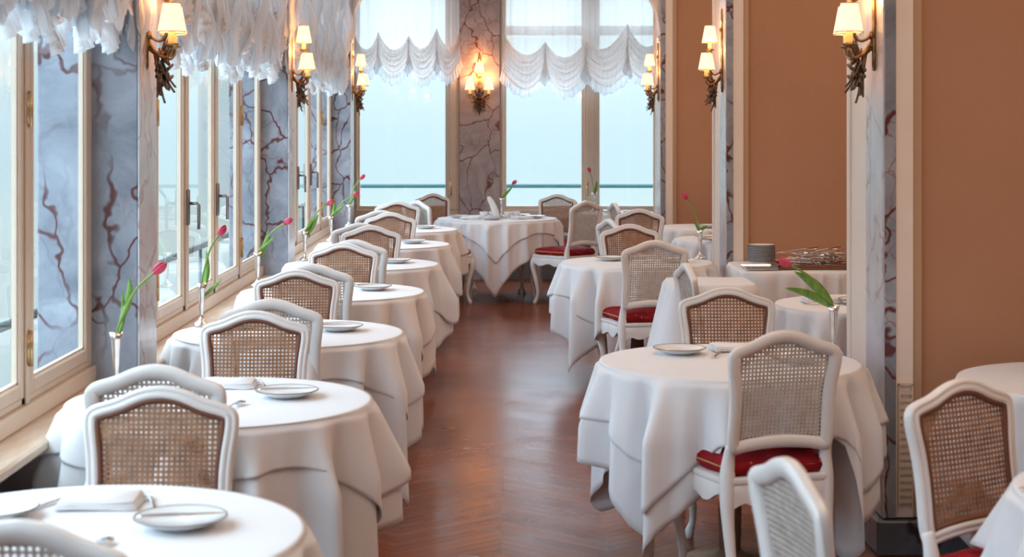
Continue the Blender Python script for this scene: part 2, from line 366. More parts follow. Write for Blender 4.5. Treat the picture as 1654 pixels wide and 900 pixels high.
# right side: pier + cream pilaster at the end of each partition, fabric panel facing the camera
for i, y in enumerate(PY):
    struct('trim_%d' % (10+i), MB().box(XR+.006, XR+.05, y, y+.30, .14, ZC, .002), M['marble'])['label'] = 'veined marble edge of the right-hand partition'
    MB().box(XR, XR+.006, y+.002, y+.30, .14, ZC).build('pier_pale_lit_face', M['marble_pale_lit'], bpy.data.objects['trim_%d' % (10+i)], False)  # lighter slab puts the post's window-lit side into the colour
    p = MB(); p.box(XR+.045, XR+.12, y+.006, y+.64, .14, ZC, .004); p.box(XR+.002, XR+.12, y+.30, y+.64, .14, ZC, .004); p.box(XR-.008, XR+.01, y+.585, y+.64, .14, ZC, .004)
    struct('trim_%d' % (14+i), p, M['cream'])
    struct('trim_%d' % (18+i), MB().box(XR+.12, XR+.155, y+.016, y+.60, .14, ZC, .003), M['tan'])
    struct('wall_partition_%d' % (i+1), MB().box(XR+.155, XREC, y+.04, y+.60, 0, ZC), M['fabric_wall'])
    b = MB().box(XR-.03, XR+.155, y-.03, y+.66, 0, .135, .006); b.box(XR+.155, XREC, y+.005, y+.62, 0, .135)
    struct('baseboard_%d' % (i+1), b, M['plinth'])
    struct('baseboard_right_%d' % (i+1), MB().box(XR-.022, XR+.05, y+.31, y+.65, .135, .155, .004), M['sill'])
    g = MB()
    for k in range(16): g.box(XR+.064, XR+.108, y-.006, y+.006, .20+k*.028, .214+k*.028)
    g.box(XR+.058, XR+.064, y-.008, y+.006, .18, .66); g.box(XR+.108, XR+.114, y-.008, y+.006, .18, .66); g.box(XR+.058, XR+.114, y-.008, y+.006, .655, .665)
    v_ = g.build('air_grille', M['frame'], None, False)
    tag(v_, 'cream louvred air grille low on the %s partition post' % ('nearest', 'second', 'third', 'farthest')[max(0, i-1)] if i else 'cream louvred air grille behind the camera', 'air vent', 'air grilles on the partition posts')
# arch with curved spandrels before the far bay
def spandrel(side):
    x0 = XR+.02 if side > 0 else XP-.02
    s = -side; pr = [(0, 2.42), (.03, 2.44), (.035, 2.475), (.012, 2.50)]
    for k in range(13):
        a = k/12; pr.append((.02+.22*(1-cos(a*pi/2))*1.0, 2.50+.42*sin(a*pi/2)))
    pr += [(.50, 3.02), (1.45, 3.12), (1.45, ZC), (0, ZC)]
    lo = [[(x0+s*u, y, z) for u, z in pr] for y in (15.34, 15.36, 15.52, 15.54)]
    return MB().loft(lo, True, True)
struct('trim_22', spandrel(1), M['cream']); struct('trim_23', spandrel(-1), M['cream'])
# terrace and rail outside
struct('floor_terrace', MB().box(-3.2, XL-.21, YB, YF+3.4, -.25, -.12).box(XL-.21, 4, YF+.21, YF+3.4, -.25, -.12), M['terrace'])
r = MB(); r.tube([(-2.02, YB, .85), (-2.02, 20.9, .85)], .024, 8); r.tube([(-2.02, 20.9, .85), (-2.02, 20.9, .88), (4, 20.9, .88)], .028, 8)
for y in [YB+1.9*k for k in range(13)]: r.tube([(-2.02, y, -.12), (-2.02, y, .85)], .012, 6)
ro = r.build('balcony_railing', M['rail']); tag(ro, 'dark teal balcony handrail running outside the windows', 'railing')

# ---------------------------------------------------------------- balloon curtains
def fold_noise(x, k): return sin(x*k)+.55*sin(x*k*2.31+1.3)+.3*sin(x*k*4.7+.6)
def curtain(label, org, du, dn, gath, bot, ztop, jabots=None, wob=0):
    """du: direction along the rail, dn: direction into the room; gath: [(u, z)], bot: bottom z of each swag"""
    org = Vector(org); du = Vector(du); dn = Vector(dn); up = Vector((0, 0, 1))
    c = empty('balloon_curtain', org); tag(c, label, 'curtain', 'white ruffled balloon curtains')
    Wd = gath[-1][0]-gath[0][0]; u00 = gath[0][0]
    def P3(u, d, z): return du*u+dn*d+up*z
    def gz(u):
        for (a, za), (b, zb) in zip(gath, gath[1:]):
            if a <= u <= b+1e-6: return za+(zb-za)*(u-a)/(b-a), (u-a)/(b-a)
        return gath[-1][1], 1
    nu = int(Wd*90)
    rows = []
    for j in range(13):
        t = j/12; row = []
        for i in range(nu+1):
            u = u00+Wd*i/nu; zg, s = gz(u); zl = zg-.20*4*s*(1-s)
            row.append(P3(u, .012*fold_noise(u, 34)*(.6+.4*t)+.01, ztop+(zl-ztop)*t))
        rows.append(row)
    MB().grid(rows).build('sheer_panel', M['sheer'], c)
    for k, ((a, za), (b, zb)) in enumerate(zip(gath, gath[1:])):
        bz = bot[k]; w = b-a; ns = 44; nv = 36; rows = []; rr = random.Random(k*7+int(a*100)); ph = rr.random()*6
        last = None
        for j in range(nv+1):
            v_ = j/nv; row = []
            for i in range(ns+1):
                s = i/ns; q = 4*s*(1-s); qq = q**1.1
                zt = za+(zb-za)*s-.17*q; endz = min(za, zb)-(min(za, zb)-bz)*.62
                ze = endz*(1-qq)+(bz+.0)*qq; ze = min(ze, zt-.05)
                z = zt+(ze-zt)*(v_**(.9))
                out_ = .035+.10*sin(pi*min(1, v_*1.15))*(.35+.65*q)+.014*sin(2*pi*5.3*v_+ph+2.2*(s-.5))*q+.012*sin(2*pi*9.1*v_+ph*2+sin(s*9))
                out_ += (1-q)**3*(.035+.022*sin(s*150+ph+v_*3))+.006*sin(s*60+v_*4)
                ux = a+w*s+(s-.5)*.18*w*(v_**2)*(1-q)*1.0
                row.append(P3(ux, out_, z))
            rows.append(row); last = row
        MB().grid(rows).build('swag', M['drape'], c)
        fr_ = []
        for j in range(6):
            t = j/5; row = []
            for i in range(ns*3+1):
                s = i/(ns*3); x = s*ns; i0 = min(int(x), ns-1); p = last[i0].lerp(last[i0+1], x-i0)
                pl = sin(s*2*pi*max(6, w*58)+ph+.6*sin(s*9))
                q = 4*s*(1-s)
                row.append(p+up*(-(.085+.012*sin(s*31))*t+.008*(1 if j == 0 else 0)+.006*pl*t)+dn*(.004+.020*pl*t+.018*t)+du*((s-.5)*.05*t))
            fr_.append(row)
        MB().grid(fr_).build('frill', M['frill'], c)
    for (u, zt, zb, wd) in (jabots or []):
        rr = random.Random(int(u*1000)+3); mb = MB(); rows = []; nz = 46; nw = 26; p1 = rr.random()*6; p2 = rr.random()*6; slant = rr.uniform(-.05, .05)
        for j in range(nz+1):
            t = j/nz; row = []; env = .70+.16*sin(t*8+p1)+.07*sin(t*23+p2)
            for i in range(nw+1):
                s = i/nw; edge = .07*abs(sin(s*5.5+p1))+.02*sin(s*13+p2)+slant*s
                zz = zt+(zb-zt)*t-edge*t**2
                yy = .030*sin(s*16+p1+1.6*sin(t*3+p2))+.014*sin(s*37+p2+t*4)+.012*sin(t*26+p1+s*4)*s
                row.append(P3(u+yy*(.5+.8*t), .015+wd*s*env, zz))
            rows.append(row)
        mb.grid(rows)
        mb.build('frill', M['frill'], c)
    return c
def fx(px): return (px-VX)/F*17.45
def fz(py): return EYE+(VY-py)/F*17.45
curtain('white balloon curtain over the wide right far window, four scalloped swags', (0, 17.42, 0), (1, 0, 0), (0, -1, 0),
        [(fx(816), fz(58)), (fx(880), fz(68)), (fx(945), fz(66)), (fx(1012), fz(38)), (fx(1066), fz(60))], [fz(146), fz(147), fz(141), fz(128)], 3.3)
curtain('white balloon curtain over the far window left of the rosy marble pier', (0, 17.42, 0), (1, 0, 0), (0, -1, 0),
        [(fx(574), fz(56)), (fx(612), fz(52)), (fx(661), fz(58)), (fx(706), fz(46)), (fx(742), fz(52))], [fz(118), fz(126), fz(128), fz(124)], 3.3)
cl = {0: 'behind the camera', 1: 'nearest the camera on the left wall', 2: 'in the middle of the left wall, right of the first sconce', 3: 'farthest along the left wall before the corner'}
for i, (a, b) in enumerate(bays):
    if i == 0: continue
    rr = random.Random(i*5+1); n = 9; g = []; a2, b2 = a+.0, b+.0
    if i == 1: a2 = 3.4
    for k in range(n+1): g.append((a2+(b2-a2)*k/n, 2.42+.06*rr.random()))
    bo = [1.99+.05*rr.random() for _ in range(n)]
    jb = []
    for k in range(n+1):
        u = g[k][0]
        jb.append((min(u+.02, b2+.04), 3.15, 2.02+.10*rr.random(), .17+.05*rr.random())); jb.append((u+.11, 3.0, 2.10+.12*rr.random(), .13+.05*rr.random()))
        if k < n: jb.append((u+.22, 3.0, 2.06+.12*rr.random(), .13+.06*rr.random())); jb.append((u+.33, 3.0, 2.02+.12*rr.random(), .15+.05*rr.random()))
    curtain('white ruffled balloon curtain '+cl[i], (XL+.06, 0, 0), (0, 1, 0), (1, 0, 0), g, bo, 3.25, jb)

# ---------------------------------------------------------------- wall sconces
def shade_mb():
    n = 28; lo = []
    for r, z in ((.054, 0), (.033, .112)):
        lo.append([(r*cos(2*pi*k/n), r*sin(2*pi*k/n), z) for k in range(n)])
    li = [[(p[0]*.97, p[1]*.97, p[2]) for p in l] for l in lo[::-1]]
    return MB().loft([lo[0], lo[1], li[0], li[1], lo[0]])
def make_sconce():
    r = empty('wall_sconce')
    b = MB(); pl = [(-.02, 1.95), (-.012, 1.90), (0, 1.88), (.012, 1.90), (.02, 1.95), (.014, 2.02), (.024, 2.08), (.014, 2.16), (.012, 2.28), (.02, 2.36), (.010, 2.42), (0, 2.44), (-.010, 2.42), (-.02, 2.36), (-.012, 2.28), (-.014, 2.16), (-.024, 2.08), (-.014, 2.02)]
    b.loft([[(x, 0, z) for x, z in pl], [(x, .007, z) for x, z in pl], [(x*.7, .012, 2.15+(z-2.15)*.95) for x, z in pl]], True, True)
    b.blob((0, .012, 2.02), (.02, .014, .02)); b.blob((0, .012, 2.30), (.012, .01, .03)); b.build('backplate', M['brass'], r)
    for (x, y, z) in ((-.10, .105, 2.03), (.10, .105, 2.03), (0, .085, 2.215)):
        a = MB()
        if x: pts = catmull([(0, .01, 2.0), (x*.35, .05, 1.945), (x*.8, .09, 1.93), (x*1.08, y+.004, 1.955), (x, y, z-.055)], 6, False)
        else: pts = catmull([(0, .01, 2.02), (0, .06, 2.0), (0, .09, 2.06), (0, y, z-.055)], 6, False)
        a.tube(pts, .0065, 8)
        a.lathe([(.006, -.062), (.026, -.052), (.030, -.046), (.012, -.042), (.012, -.03)], 16, (x, y, z))
        arm = a.build('arm', M['brass'], r)
        MB().lathe([(.0135, -.04), (.0145, .035), (.006, .045)], 14, (x, y, z)).build('candle_sleeve', M['candle'], arm)
        s = shade_mb(); so = s.build('lamp_shade', M['shade'], r, True, (x, y, z), 40)
        for rad, zz in ((.0545, 0), (.0335, .112)):
            t = MB(); t.tube([(rad*cos(2*pi*k/24), rad*sin(2*pi*k/24), zz) for k in range(25)], .002, 5, False)
            t.build('shade_trim', M['shade_trim'], so)
    lf = MB(); rr = random.Random(4)
    def leaf(p, d, ln, w, curl):
        p = Vector(p); d = Vector(d).normalized(); sd = d.cross(Vector((0, 1, 0))).normalized(); nn = sd.cross(d)
        rows = []
        for k in range(7):
            t = k/6; ww = w*sin(pi*(.12+.86*t))**.8*(1+.25*sin(k*2.4)); c = p+d*(ln*t)+nn*(curl*t*t)
            rows.append([c-sd*ww+nn*.004, c-nn*.003, c+sd*ww+nn*.004, c+nn*.006])
        lf.loft(rows, True, True)
    leaf((0, .06, 1.94), (0, .15, 1), .13, .015, .02)
    for s in (-1, 1):
        leaf((0, .06, 1.93), (s*.45, .25, .9), .13, .014, .02); leaf((0, .06, 1.92), (s*.9, .25, .55), .12, .013, .015)
        leaf((0, .055, 1.90), (s*1, .2, .05), .10, .013, -.02); leaf((0, .055, 1.88), (s*.8, .2, -.5), .09, .012, -.015)
        leaf((0, .055, 1.85), (s*.5, .15, -.8), .08, .011, -.01)
        for k in range(3):
            z0 = 1.955-.05*k
            lf.tube([(s*(.02+.05*t+.025*sin(t*5)), .07+.02*sin(t*4), z0-.05*sin(t*3.4)) for t in [q/9 for q in range(10)]], .005, 6)
            lf.tube([(s*(.012+.022*cos(q*.7)), .085+.02*sin(q*.7), 1.93-.045*k+.02*sin(q*.7)) for q in range(9)], .0055, 6)
    leaf((0, .055, 1.84), (0, .1, -1), .09, .010, .01); leaf((.01, .06, 1.90), (.2, .3, -1), .12, .013, .02); leaf((-.01, .06, 1.91), (-.2, .35, -1), .11, .013, .02)
    for k in range(16):
        lf.blob((rr.uniform(-.03, .03), rr.uniform(.04, .085), rr.uniform(1.83, 1.96)), (.010, .010, .010), 5)
    lf.tube([(0, .0, 1.98), (0, .04, 1.95), (0, .055, 1.86), (0, .05, 1.80), (.004, .045, 1.775)], [.007, .011, .012, .008, .003], 8)
    lf.build('leaf_ornament', M['bronze'], r)
    for (x, y, z) in ((-.10, .105, 2.03), (.10, .105, 2.03), (0, .085, 2.215)):
        l = bpy.data.lights.new('bulb', 'POINT'); l.energy = 1.9; l.color = (1, .40, .13); l.shadow_soft_size = .012
        lo = bpy.data.objects.new('bulb', l); C.objects.link(lo); lo.parent = r; lo.location = (x, y, z+.13)
    return r
SC = make_sconce(); first = True
spots = [((XP, 6.50, 0), -pi/2, 'brass wall sconce with glowing shades on the nearest left marble pier'),
         ((XP, 10.99, 0), -pi/2, 'brass wall sconce with glowing shades on the second left marble pier'),
         ((XP, 15.46, 0), -pi/2, 'brass wall sconce with glowing shades at the far left corner pier'),
         ((XR, 6.50, 0), pi/2, 'brass wall sconce with glowing shades on the nearest right post'),
         ((XR, 10.98, 0), pi/2, 'brass wall sconce with glowing shades on the second right post'),
         ((XR, 15.45, 0), pi/2, 'brass wall sconce with glowing shades beside the far right window edge'),
         ((-.235, YF-.07, 0), pi, 'three-light leafy brass sconce seen head on, on the far rosy marble pier')]
for loc, rz, lab in spots:
    s = SC if first else copy_tree(SC); first = False
    s.location = loc; s.rotation_euler = (0, 0, rz+(radians(9) if rz == -pi/2 else radians(-9) if rz == pi/2 else 0)); tag(s, lab, 'wall lamp', 'brass wall sconces with cream shades')

# ---------------------------------------------------------------- chairs
BACK_R = [(0, .010), (.06, .008), (.12, .002), (.166, -.006), (.190, .004), (.197, .05), (.195, .12), (.195, .18), (.199, .24), (.206, .29), (.209, .325), (.206, .352), (.192, .370), (.168, .381), (.140, .389), (.112, .399), (.084, .412), (.054, .423), (.026, .429), (0, .431)]
pts = BACK_R+[(-u, w) for u, w in BACK_R[-2:0:-1]]
OUT = [Vector((p.x, p.y)) for p in catmull([(u, w, 0) for u, w in pts], 3)]
def offset(poly, d):
    n = len(poly); res = []
    for i in range(n):
        t = (poly[(i+1) % n]-poly[i-1]).normalized(); nrm = Vector((-t.y, t.x)); res.append(poly[i]+nrm*d)
    return res
def back_pt(u, w, d):
    """panel coordinates to chair coordinates: reclined and slightly bowed back"""
    a = radians(8); w *= .98; y = .050-w*sin(a)+d*cos(a)-.35*u*u; z = .548+w*cos(a)+d*sin(a)
    return (u, y, z)
def clip(poly, p, d):
    ts = []; n = len(poly)
    for i in range(n):
        a, b = poly[i], poly[(i+1) % n]; e = b-a; den = d.x*e.y-d.y*e.x
        if abs(den) < 1e-9: continue
        q = a-p; t = (q.x*e.y-q.y*e.x)/den; s = (q.x*d.y-q.y*d.x)/den
        if 0 <= s < 1: ts.append(t)
    ts.sort(); return [(ts[i], ts[i+1]) for i in range(0, len(ts)-1, 2)]
def cane(poly, d0, sw, th):
    mb = MB(); pitch = .0142
    def strip(p, dr, t0, t1, dd):
        nrm = Vector((-dr.y, dr.x))*sw*.5; seg = max(2, int((t1-t0)/.05)); lo = []
        for k in range(seg+1):
            c = p+dr*(t0+(t1-t0)*k/seg); a, b = c-nrm, c+nrm
            lo.append([back_pt(a.x, a.y, dd), back_pt(b.x, b.y, dd), back_pt(b.x, b.y, dd+th), back_pt(a.x, a.y, dd+th)])
        mb.loft(lo)
    for k in range(-17, 18):
        for t0, t1 in clip(poly, Vector((k*pitch, -.1)), Vector((0, 1))): strip(Vector((k*pitch, -.1)), Vector((0, 1)), t0, t1, d0)
    for k in range(2, 36):
        for t0, t1 in clip(poly, Vector((-.4, k*pitch)), Vector((1, 0))): strip(Vector((-.4, k*pitch)), Vector((1, 0)), t0, t1, d0+th*.6)
    return mb
def make_chair():
    r = empty('dining_chair')
    prof = [(0, -.008), (0, .008), (.005, .015), (.012, .017), (.016, .0135), (.020, .0135), (.024, .0175), (.034, .0165), (.040, .011), (.050, .004), (.052, -.004), (.046, -.014), (.022, -.017), (.006, -.014)]
    prof = [(o*.86, d) for o, d in prof]; n = len(OUT); offs = {o: offset(OUT, o) for o, _ in prof}
    rings = [[back_pt(offs[o][i].x, offs[o][i].y, d) for i in range(n)] for o, d in prof]
    MB().loft(rings+[rings[0]]).build('back_frame', M['white'], r)
    inn = offset(OUT, .0405)
    MB_ = cane(inn, .0005, .0066, .0014); MB_.build('cane_panel', M['cane'], r, False)
    cane(inn, -.0025, .0056, .0014).build('cane_panel', M['cane_white'], r, False)['label'] = 'white painted rear cane layer'
    a, b, b2 = offset(OUT, .0340), offset(OUT, .0420), offset(OUT, .0470)
    MB().loft([[back_pt(p.x, p.y, d) for p in q] for q, d in ((a, .010), (a, .0130), (b, .0125), (b2, .006), (b2, .002), (b, .003), (a, .010))]).build('cane_border', M['cane_edge'], r)['label'] = 'dark brown edging of the cane'
    # seat
    def seat_outline(g=0, nn=4):
        p = [(0, .035), (.10, .035), (.185, .04), (.205, .07), (.215, .16), (.23, .28), (.245, .38), (.245, .435), (.22, .462), (.16, .468), (.08, .480), (0, .485)]
        p = p+[(-x, y) for x, y in p[-2:0:-1]]
        p = [Vector((q.x, q.y)) for q in catmull([(x, y, 0) for x, y in p], nn)]
        return offset(p, g)
    so = seat_outline(); m_ = len(so); loops = []
    def low(p): 
        ang = atan2(p.y-.26, p.x); return .378+.016*cos(ang*8)-.010*cos(ang*4)
    for g, zf in ((0, None), (-.004, .425), (0, .435), (-.007, .446), (-.004, .458), (.008, .462)):
        q = seat_outline(g); loops.append([(p.x, p.y, low(p) if zf is None else zf) for p in q])
    q = seat_outline(.02); loops.insert(0, [(p.x, p.y, low(p)) for p in q]); loops.insert(0, [(p.x, p.y, .44) for p in q])
    MB().loft(loops, True, True).build('seat', M['white'], r, True, None, 50)
    cu = MB(); lo = []
    for g, z in ((.03, .4625), (.014, .470), (.008, .487), (.012, .505), (.030, .518), (.075, .527), (.14, .530)): lo.append([(p.x, p.y-.004, z+.004*sin(p.x*40)*sin(p.y*40)) for p in [Vector((v.x*(1-g/.23), .26+(v.y-.26)*(1-g/.23))) for v in so]])
    cu.loft(lo, True, True); co = cu.build('cushion', M['cushion'], r)
    k_ = [Vector((v.x*(1-.009/.23), .26+(v.y-.26)*(1-.009/.23))) for v in so]
    MB().tube([(p.x, p.y, .494) for p in k_[::2]]+[(k_[0].x, k_[0].y, .494)], .003, 5, False).build('piping', M['gold'], co)
    for s in (-1, 1):
        pts = catmull([(s*.205, .435, .455), (s*.222, .452, .40), (s*.226, .458, .34), (s*.208, .440, .22), (s*.196, .430, .12), (s*.200, .436, .06), (s*.212, .448, .028), (s*.214, .450, .0)], 3, False)
        rad = [.026, .029, .032, .034, .034, .031, .028, .025, .022, .020, .018, .0165, .015, .014, .0135, .0135, .015, .017, .019, .019, .017, .014]
        MB().tube(pts, (rad+[.014]*9)[:len(pts)], 12).build('leg', M['white'], r)
        b0 = back_pt(s*.180, .015, 0)
        pts = catmull([(b0[0], b0[1], b0[2]+.015), (s*.182, .054, .52), (s*.185, .058, .45), (s*.186, .052, .33), (s*.184, .030, .20), (s*.188, -.005, .08), (s*.190, -.030, 0)], 3, False)
        rad = [(.016, .018), (.018, .018), (.020, .019), (.022, .021), (.024, .024), (.026, .026), (.028, .028), (.028, .028), (.026, .026), (.023, .023), (.021, .021), (.0195, .0195), (.018, .018), (.017, .017), (.016, .016), (.0155, .0155), (.0155, .0155), (.016, .016), (.017, .017)]
        MB().tube(pts, rad[:len(pts)], 12).build('leg', M['white'], r)
    # curved under-seat rails with kneed corners at back and front
    for y, dp in ((.045, 0), (.452, 0)):
        lo = []
        for k in range(17):
            x = -.185+.37*k/16; t = abs(x)/.185; zz = .362+.022*(1-t**2)-.045*max(0, t-.75)
            lo.append([(x, y-.010, zz), (x, y+.010, zz), (x, y+.011, .42), (x, y-.011, .42)])
        MB().loft(lo, True, True).build('seat_rail', M['white'], r, True, None, 50)
    return r
CH = make_chair(); used = [False]
def chair(x, y, yaw, label, group):
    """yaw: 0 faces away from the camera (+Y), 180 faces the camera; x, y: where the upper back stands"""
    c = copy_tree(CH) if used[0] else CH; used[0] = True
    a = radians(yaw); c.location = (x, y, 0); c.rotation_euler = (0, 0, a)
    tag(c, label, 'chair', group); return c

# ---------------------------------------------------------------- tables and cloths
ZT = .765
def make_table(x, y, r, legs=False, rect=None):
    if rect: t = empty('side_table' , (x, y, 0))
    else: t = empty('round_table', (x, y, 0))
    zt = ZT-.008
    if rect:
        hx, hy = rect; MB().box(-hx+.03, hx-.03, -hy+.03, hy-.03, zt-.03, zt, .006).build('tabletop', M['dark_wood'], t)
        for sx in (-1, 1):
            for sy in (-1, 1): MB().tube([(sx*(hx-.06), sy*(hy-.06), 0), (sx*(hx-.06), sy*(hy-.06), zt-.03)], .022, 8).build('leg', M['white'], t)
    else:
        MB().lathe([(r-.02, zt-.028), (r-.008, zt-.020), (r-.008, zt-.006), (r-.014, zt)], 48).build('tabletop', M['dark_wood'], t)
        if legs:
            for k in range(4):
                a = pi/4*(2*k+1)+.15; R_ = r-.14
                MB().tube([(cos(a)*q, sin(a)*q, z) for q, z in ((R_, zt-.03), (R_+.03, .60), (R_+.02, .42), (R_-.03, .2), (R_-.01, .06), (R_+.02, .0))], [.025, .03, .024, .015, .013, .017], 10).build('leg', M['white'], t)
        else:
            MB().lathe([(.04, 0.02), (.045, .2), (.03, .4), (.05, .6), (.06, zt-.028)], 16).build('pedestal', M['dark_wood'], t)
            MB().lathe([(.17, 0), (.17, .015), (.06, .035), (.045, .05)], 24).build('base', M['dark_wood'], t)
    return t
def cloth_mesh(r, half, rot, zt, off, chairs, amp=.09, nf=15, ph=0, rect=None, flare=.04, asp=1.0):
    """square cloth of half-side `half` turned by rot on a round (or rounded rectangular) top; hem lifts onto the seats pushed in under it"""
    nt_ = 240; rows = []; ds = [0, .004, .010, .018]
    nh = 20
    foot = []
    for i in range(nt_):
        th = 2*pi*i/nt_
        if rect:
            hx, hy = rect; c, s = cos(th), sin(th); e = 10
            R0 = 1/((abs(c)/hx)**e+(abs(s)/hy)**e)**(1/e); nx, ny = (abs(c)/hx)**(e-1)/hx*(1 if c > 0 else -1), (abs(s)/hy)**(e-1)/hy*(1 if s > 0 else -1)
            nl = hypot(nx, ny); nx, ny = nx/nl, ny/nl
        else: R0 = r; nx, ny = cos(th), sin(th)
        a = th-rot; cm = max(abs(cos(a)), abs(sin(a))/asp); Lh = half/cm
        # rounded corner tips of the square
        Lh = min(Lh, half*sqrt(1+asp*asp)*.985)
        drop = (rect and not rot and half or max(.04, Lh-R0)) if not rect else half
        corner = max(0, (drop-(half-r))/(half*.4142+1e-6)) if not rect else 0
        cap = 9
        for ca, cw, cd in chairs:
            dd = abs((th-ca+pi) % (2*pi)-pi)
            if dd < cw: cap = min(cap, cd)
            elif dd < cw+.10: t = (dd-cw)/.10; t = t*t*(3-2*t); cap = min(cap, cd+(drop-cd)*t) if drop > cd else cap
        drop = min(drop, cap)
        foot.append((th, R0, nx, ny, drop, corner))
    for f in (0.03, .35, .7, .93, .985):
        rows.append([(R0*f*cos(th), R0*f*sin(th), zt+.0012*sin(th*3+f*9)) for th, R0, nx, ny, d, c in foot])
    def ff(th, R0, nx, ny, d, dr, cr_):
        A = min(amp, .42*d)*(.7+.5*cr_)
        w_ = sin(nf*th+ph+.7*sin(3*th+ph)); w_ = (w_+.35*w_**3)*.8+.35*sin((nf*2-3)*th+ph*2+.8)+.35*sin((nf//2)*th+1.7*ph)
        o = off+A*(.66*w_+.22)+flare*d+.006
        if d < .02: o *= d/.02; o += off*.0
        return R0*cos(th)+nx*o, R0*sin(th)+ny*o
    rows.append([(R0*cos(th)+nx*off*.5, R0*sin(th)+ny*off*.5, zt-.001) for th, R0, nx, ny, d, c in foot])
    for k in range(1, nh+1):
        t = (k/nh)**1.25; row = []
        for th, R0, nx, ny, dr, cr_ in foot:
            d = dr*t; d2 = d if dr > .03 else max(d, 0)
            x, y = ff(th, R0, nx, ny, d2, dr, cr_)
            row.append((x, y, zt-.001-d2))
        rows.append(row)
    # turned hem
    mb = MB(); mb.grid(rows, True); mb.f.append(tuple(range(nt_-1, -1, -1))); mb.mi.append(0)
    return mb
def dress(x, y, r, base, over, chairs=(), lab='', ph=0, grp='', amp=.09, basemat='linen', nf=15):
    """base, over: (half, rot_deg)"""
    ch = [(radians(a), w, .212) for a, w in chairs]
    o = cloth_mesh(r, base[0], radians(base[1]), ZT-.004, .004, ch, amp, nf, ph).build('tablecloth', M[basemat], None, True, (x, y, 0))
    tag(o, 'long white tablecloth on '+lab, 'tablecloth', 'white tablecloths on '+grp)
    md = o.modifiers.new('thick', 'SOLIDIFY'); md.thickness = .0015; md.offset = 1
    if over:
        o2 = cloth_mesh(r, over[0], radians(over[1]), ZT, .014, ch, amp, nf, ph).build('top_cloth', M['linen_over'], None, True, (x, y, 0))
        tag(o2, 'shorter white top cloth on '+lab, 'tablecloth', 'white top cloths on '+grp)
        md = o2.modifiers.new('thick', 'SOLIDIFY'); md.thickness = .0015; md.offset = 1
ORD = ['nearest', 'second', 'third', 'fourth', 'fifth', 'sixth', 'seventh']
LT = [(-.93, 3.62), (-.92, 5.37), (-.92, 7.11), (-.91, 8.86), (-.90, 10.60), (-.885, 12.35), (-.87, 14.10)]
for i, (x, y) in enumerate(LT):
    lab = 'the %s round table in the row along the left windows' % ORD[i]
    t = make_table(x, y, .5); tag(t, 'round pedestal table under white cloths, %s from the camera in the left window row' % ORD[i], 'table', 'round tables along the left windows')
    dress(x, y, .49, (.84, 8+(i*37)%11), (.62, 18+(i*29)%17), ((90, .42), (-90, .42)), lab, i*1.3, 'the left row')

# right side tables
def rt(x, y, r, base, over, chairs, name, ph=0, grp='the right side', legs=False, amp=.09, basemat='linen', nf=15):
    t = make_table(x, y, r, legs); tag(t, 'round table under cloths, '+name, 'table', 'round tables on the right side')
    dress(x, y, r-.01, base, over, chairs, name, ph, grp, amp, basemat, nf)
rt(.87, 6.25, .5, (.83, 3), (.68, 9), ((90, .42), (-76, .42)), 'the round table in front of the nearest right sconce', 2.0)
rt(.89, 10.75, .5, (.83, -6), (.68, 12), ((90, .42), (-80, .42)), 'the round table at right, second along the aisle', .7)
rt(-.04, 15.72, .575, (.90, 43), (.68, 44), (), 'the large central round table before the rosy pier', 1.1, 'the far table', True, .03, 'linen_stripe', 22)
rt(1.20, 16.75, .42, (.72, 35), None, (), 'the small round table by the far right window', 2.2)
rt(1.84, 8.28, .46, (.70, 20), None, ((180, .5),), 'the round table in the alcove behind the nearest right partition', 3.1)
rt(1.78, 14.45, .45, (.72, 40), None, (), 'the farther table in the last right alcove', 1.4)
rt(1.84, 12.95, .48, (.74, 20), None, (), 'the nearer table in the last right alcove, with a long plate', .4)
rt(1.76, 3.98, .50, (.74, 30), (.66, 10), ((150, .5),), 'the table at the bottom right corner', 1.9)
rt(2.10, 5.80, .48, (.80, 20), None, (), 'the table against the nearest terracotta wall at far right', 2.6)
# serving console under the cutlery tray and a small square table
t = make_table(2.0, 10.42, 0, rect=(.52, .38)); tag(t, 'cloth-covered rectangular console below the plates and cutlery', 'table')
o = cloth_mesh(0, .70, 0, ZT, .006, [], .012, 26, .6, (.52, .38), .02).build('tablecloth', M['linen'], None, True, (2.0, 10.42, 0)); tag(o, 'white cloth on the rectangular console holding cutlery', 'tablecloth')
t = make_table(1.20, 9.45, 0, rect=(.235, .235)); tag(t, 'small square table under a plain white cloth beside the console', 'table')
o = cloth_mesh(0, .42, 0, ZT, .004, [], .010, 12, 2.6, (.235, .235), .24).build('tablecloth', M['linen'], None, True, (1.20, 9.45, 0)); tag(o, 'plain white cloth with slanting sides on the small square table', 'tablecloth')

# chairs of the left row
GL = 'chairs along the left windows'
far_y = [4.40, 6.18, 7.92, 9.70, 11.36, 13.05, 14.95]; far_x = [-.915, -.93, -.99, -.935, -.905, -.885, -.95]
near_y = [2.92, 4.80, 6.60, 8.24, 9.98, 11.65, 13.35]; near_x = [-.86, -1.01, -.925, -.95, -.90, -1.0, -.985]
for i in range(7):
    chair(far_x[i], far_y[i], 180+RND.uniform(-3, 3), 'white chair with brown cane front facing the camera, behind the %s left table' % ORD[i], GL)
    chair(near_x[i], near_y[i], RND.uniform(-3, 3), 'white chair seen from behind, on the near side of the %s left table' % ORD[i], GL)
GF = 'chairs round the far central table'
chair(-.77, 15.05, -50, 'white chair with red cushion turned to the left side of the far central table', GF)
chair(-.70, 16.65, 215, 'brown cane chair behind the far central table, by the left far window', GF)
chair(.56, 16.45, 155, 'chair showing its front behind the right side of the far central table', GF)
chair(.77, 15.00, 42, 'cream chair with red cushion seen from behind, right of the far central table', GF)
GR = 'chairs on the right side'
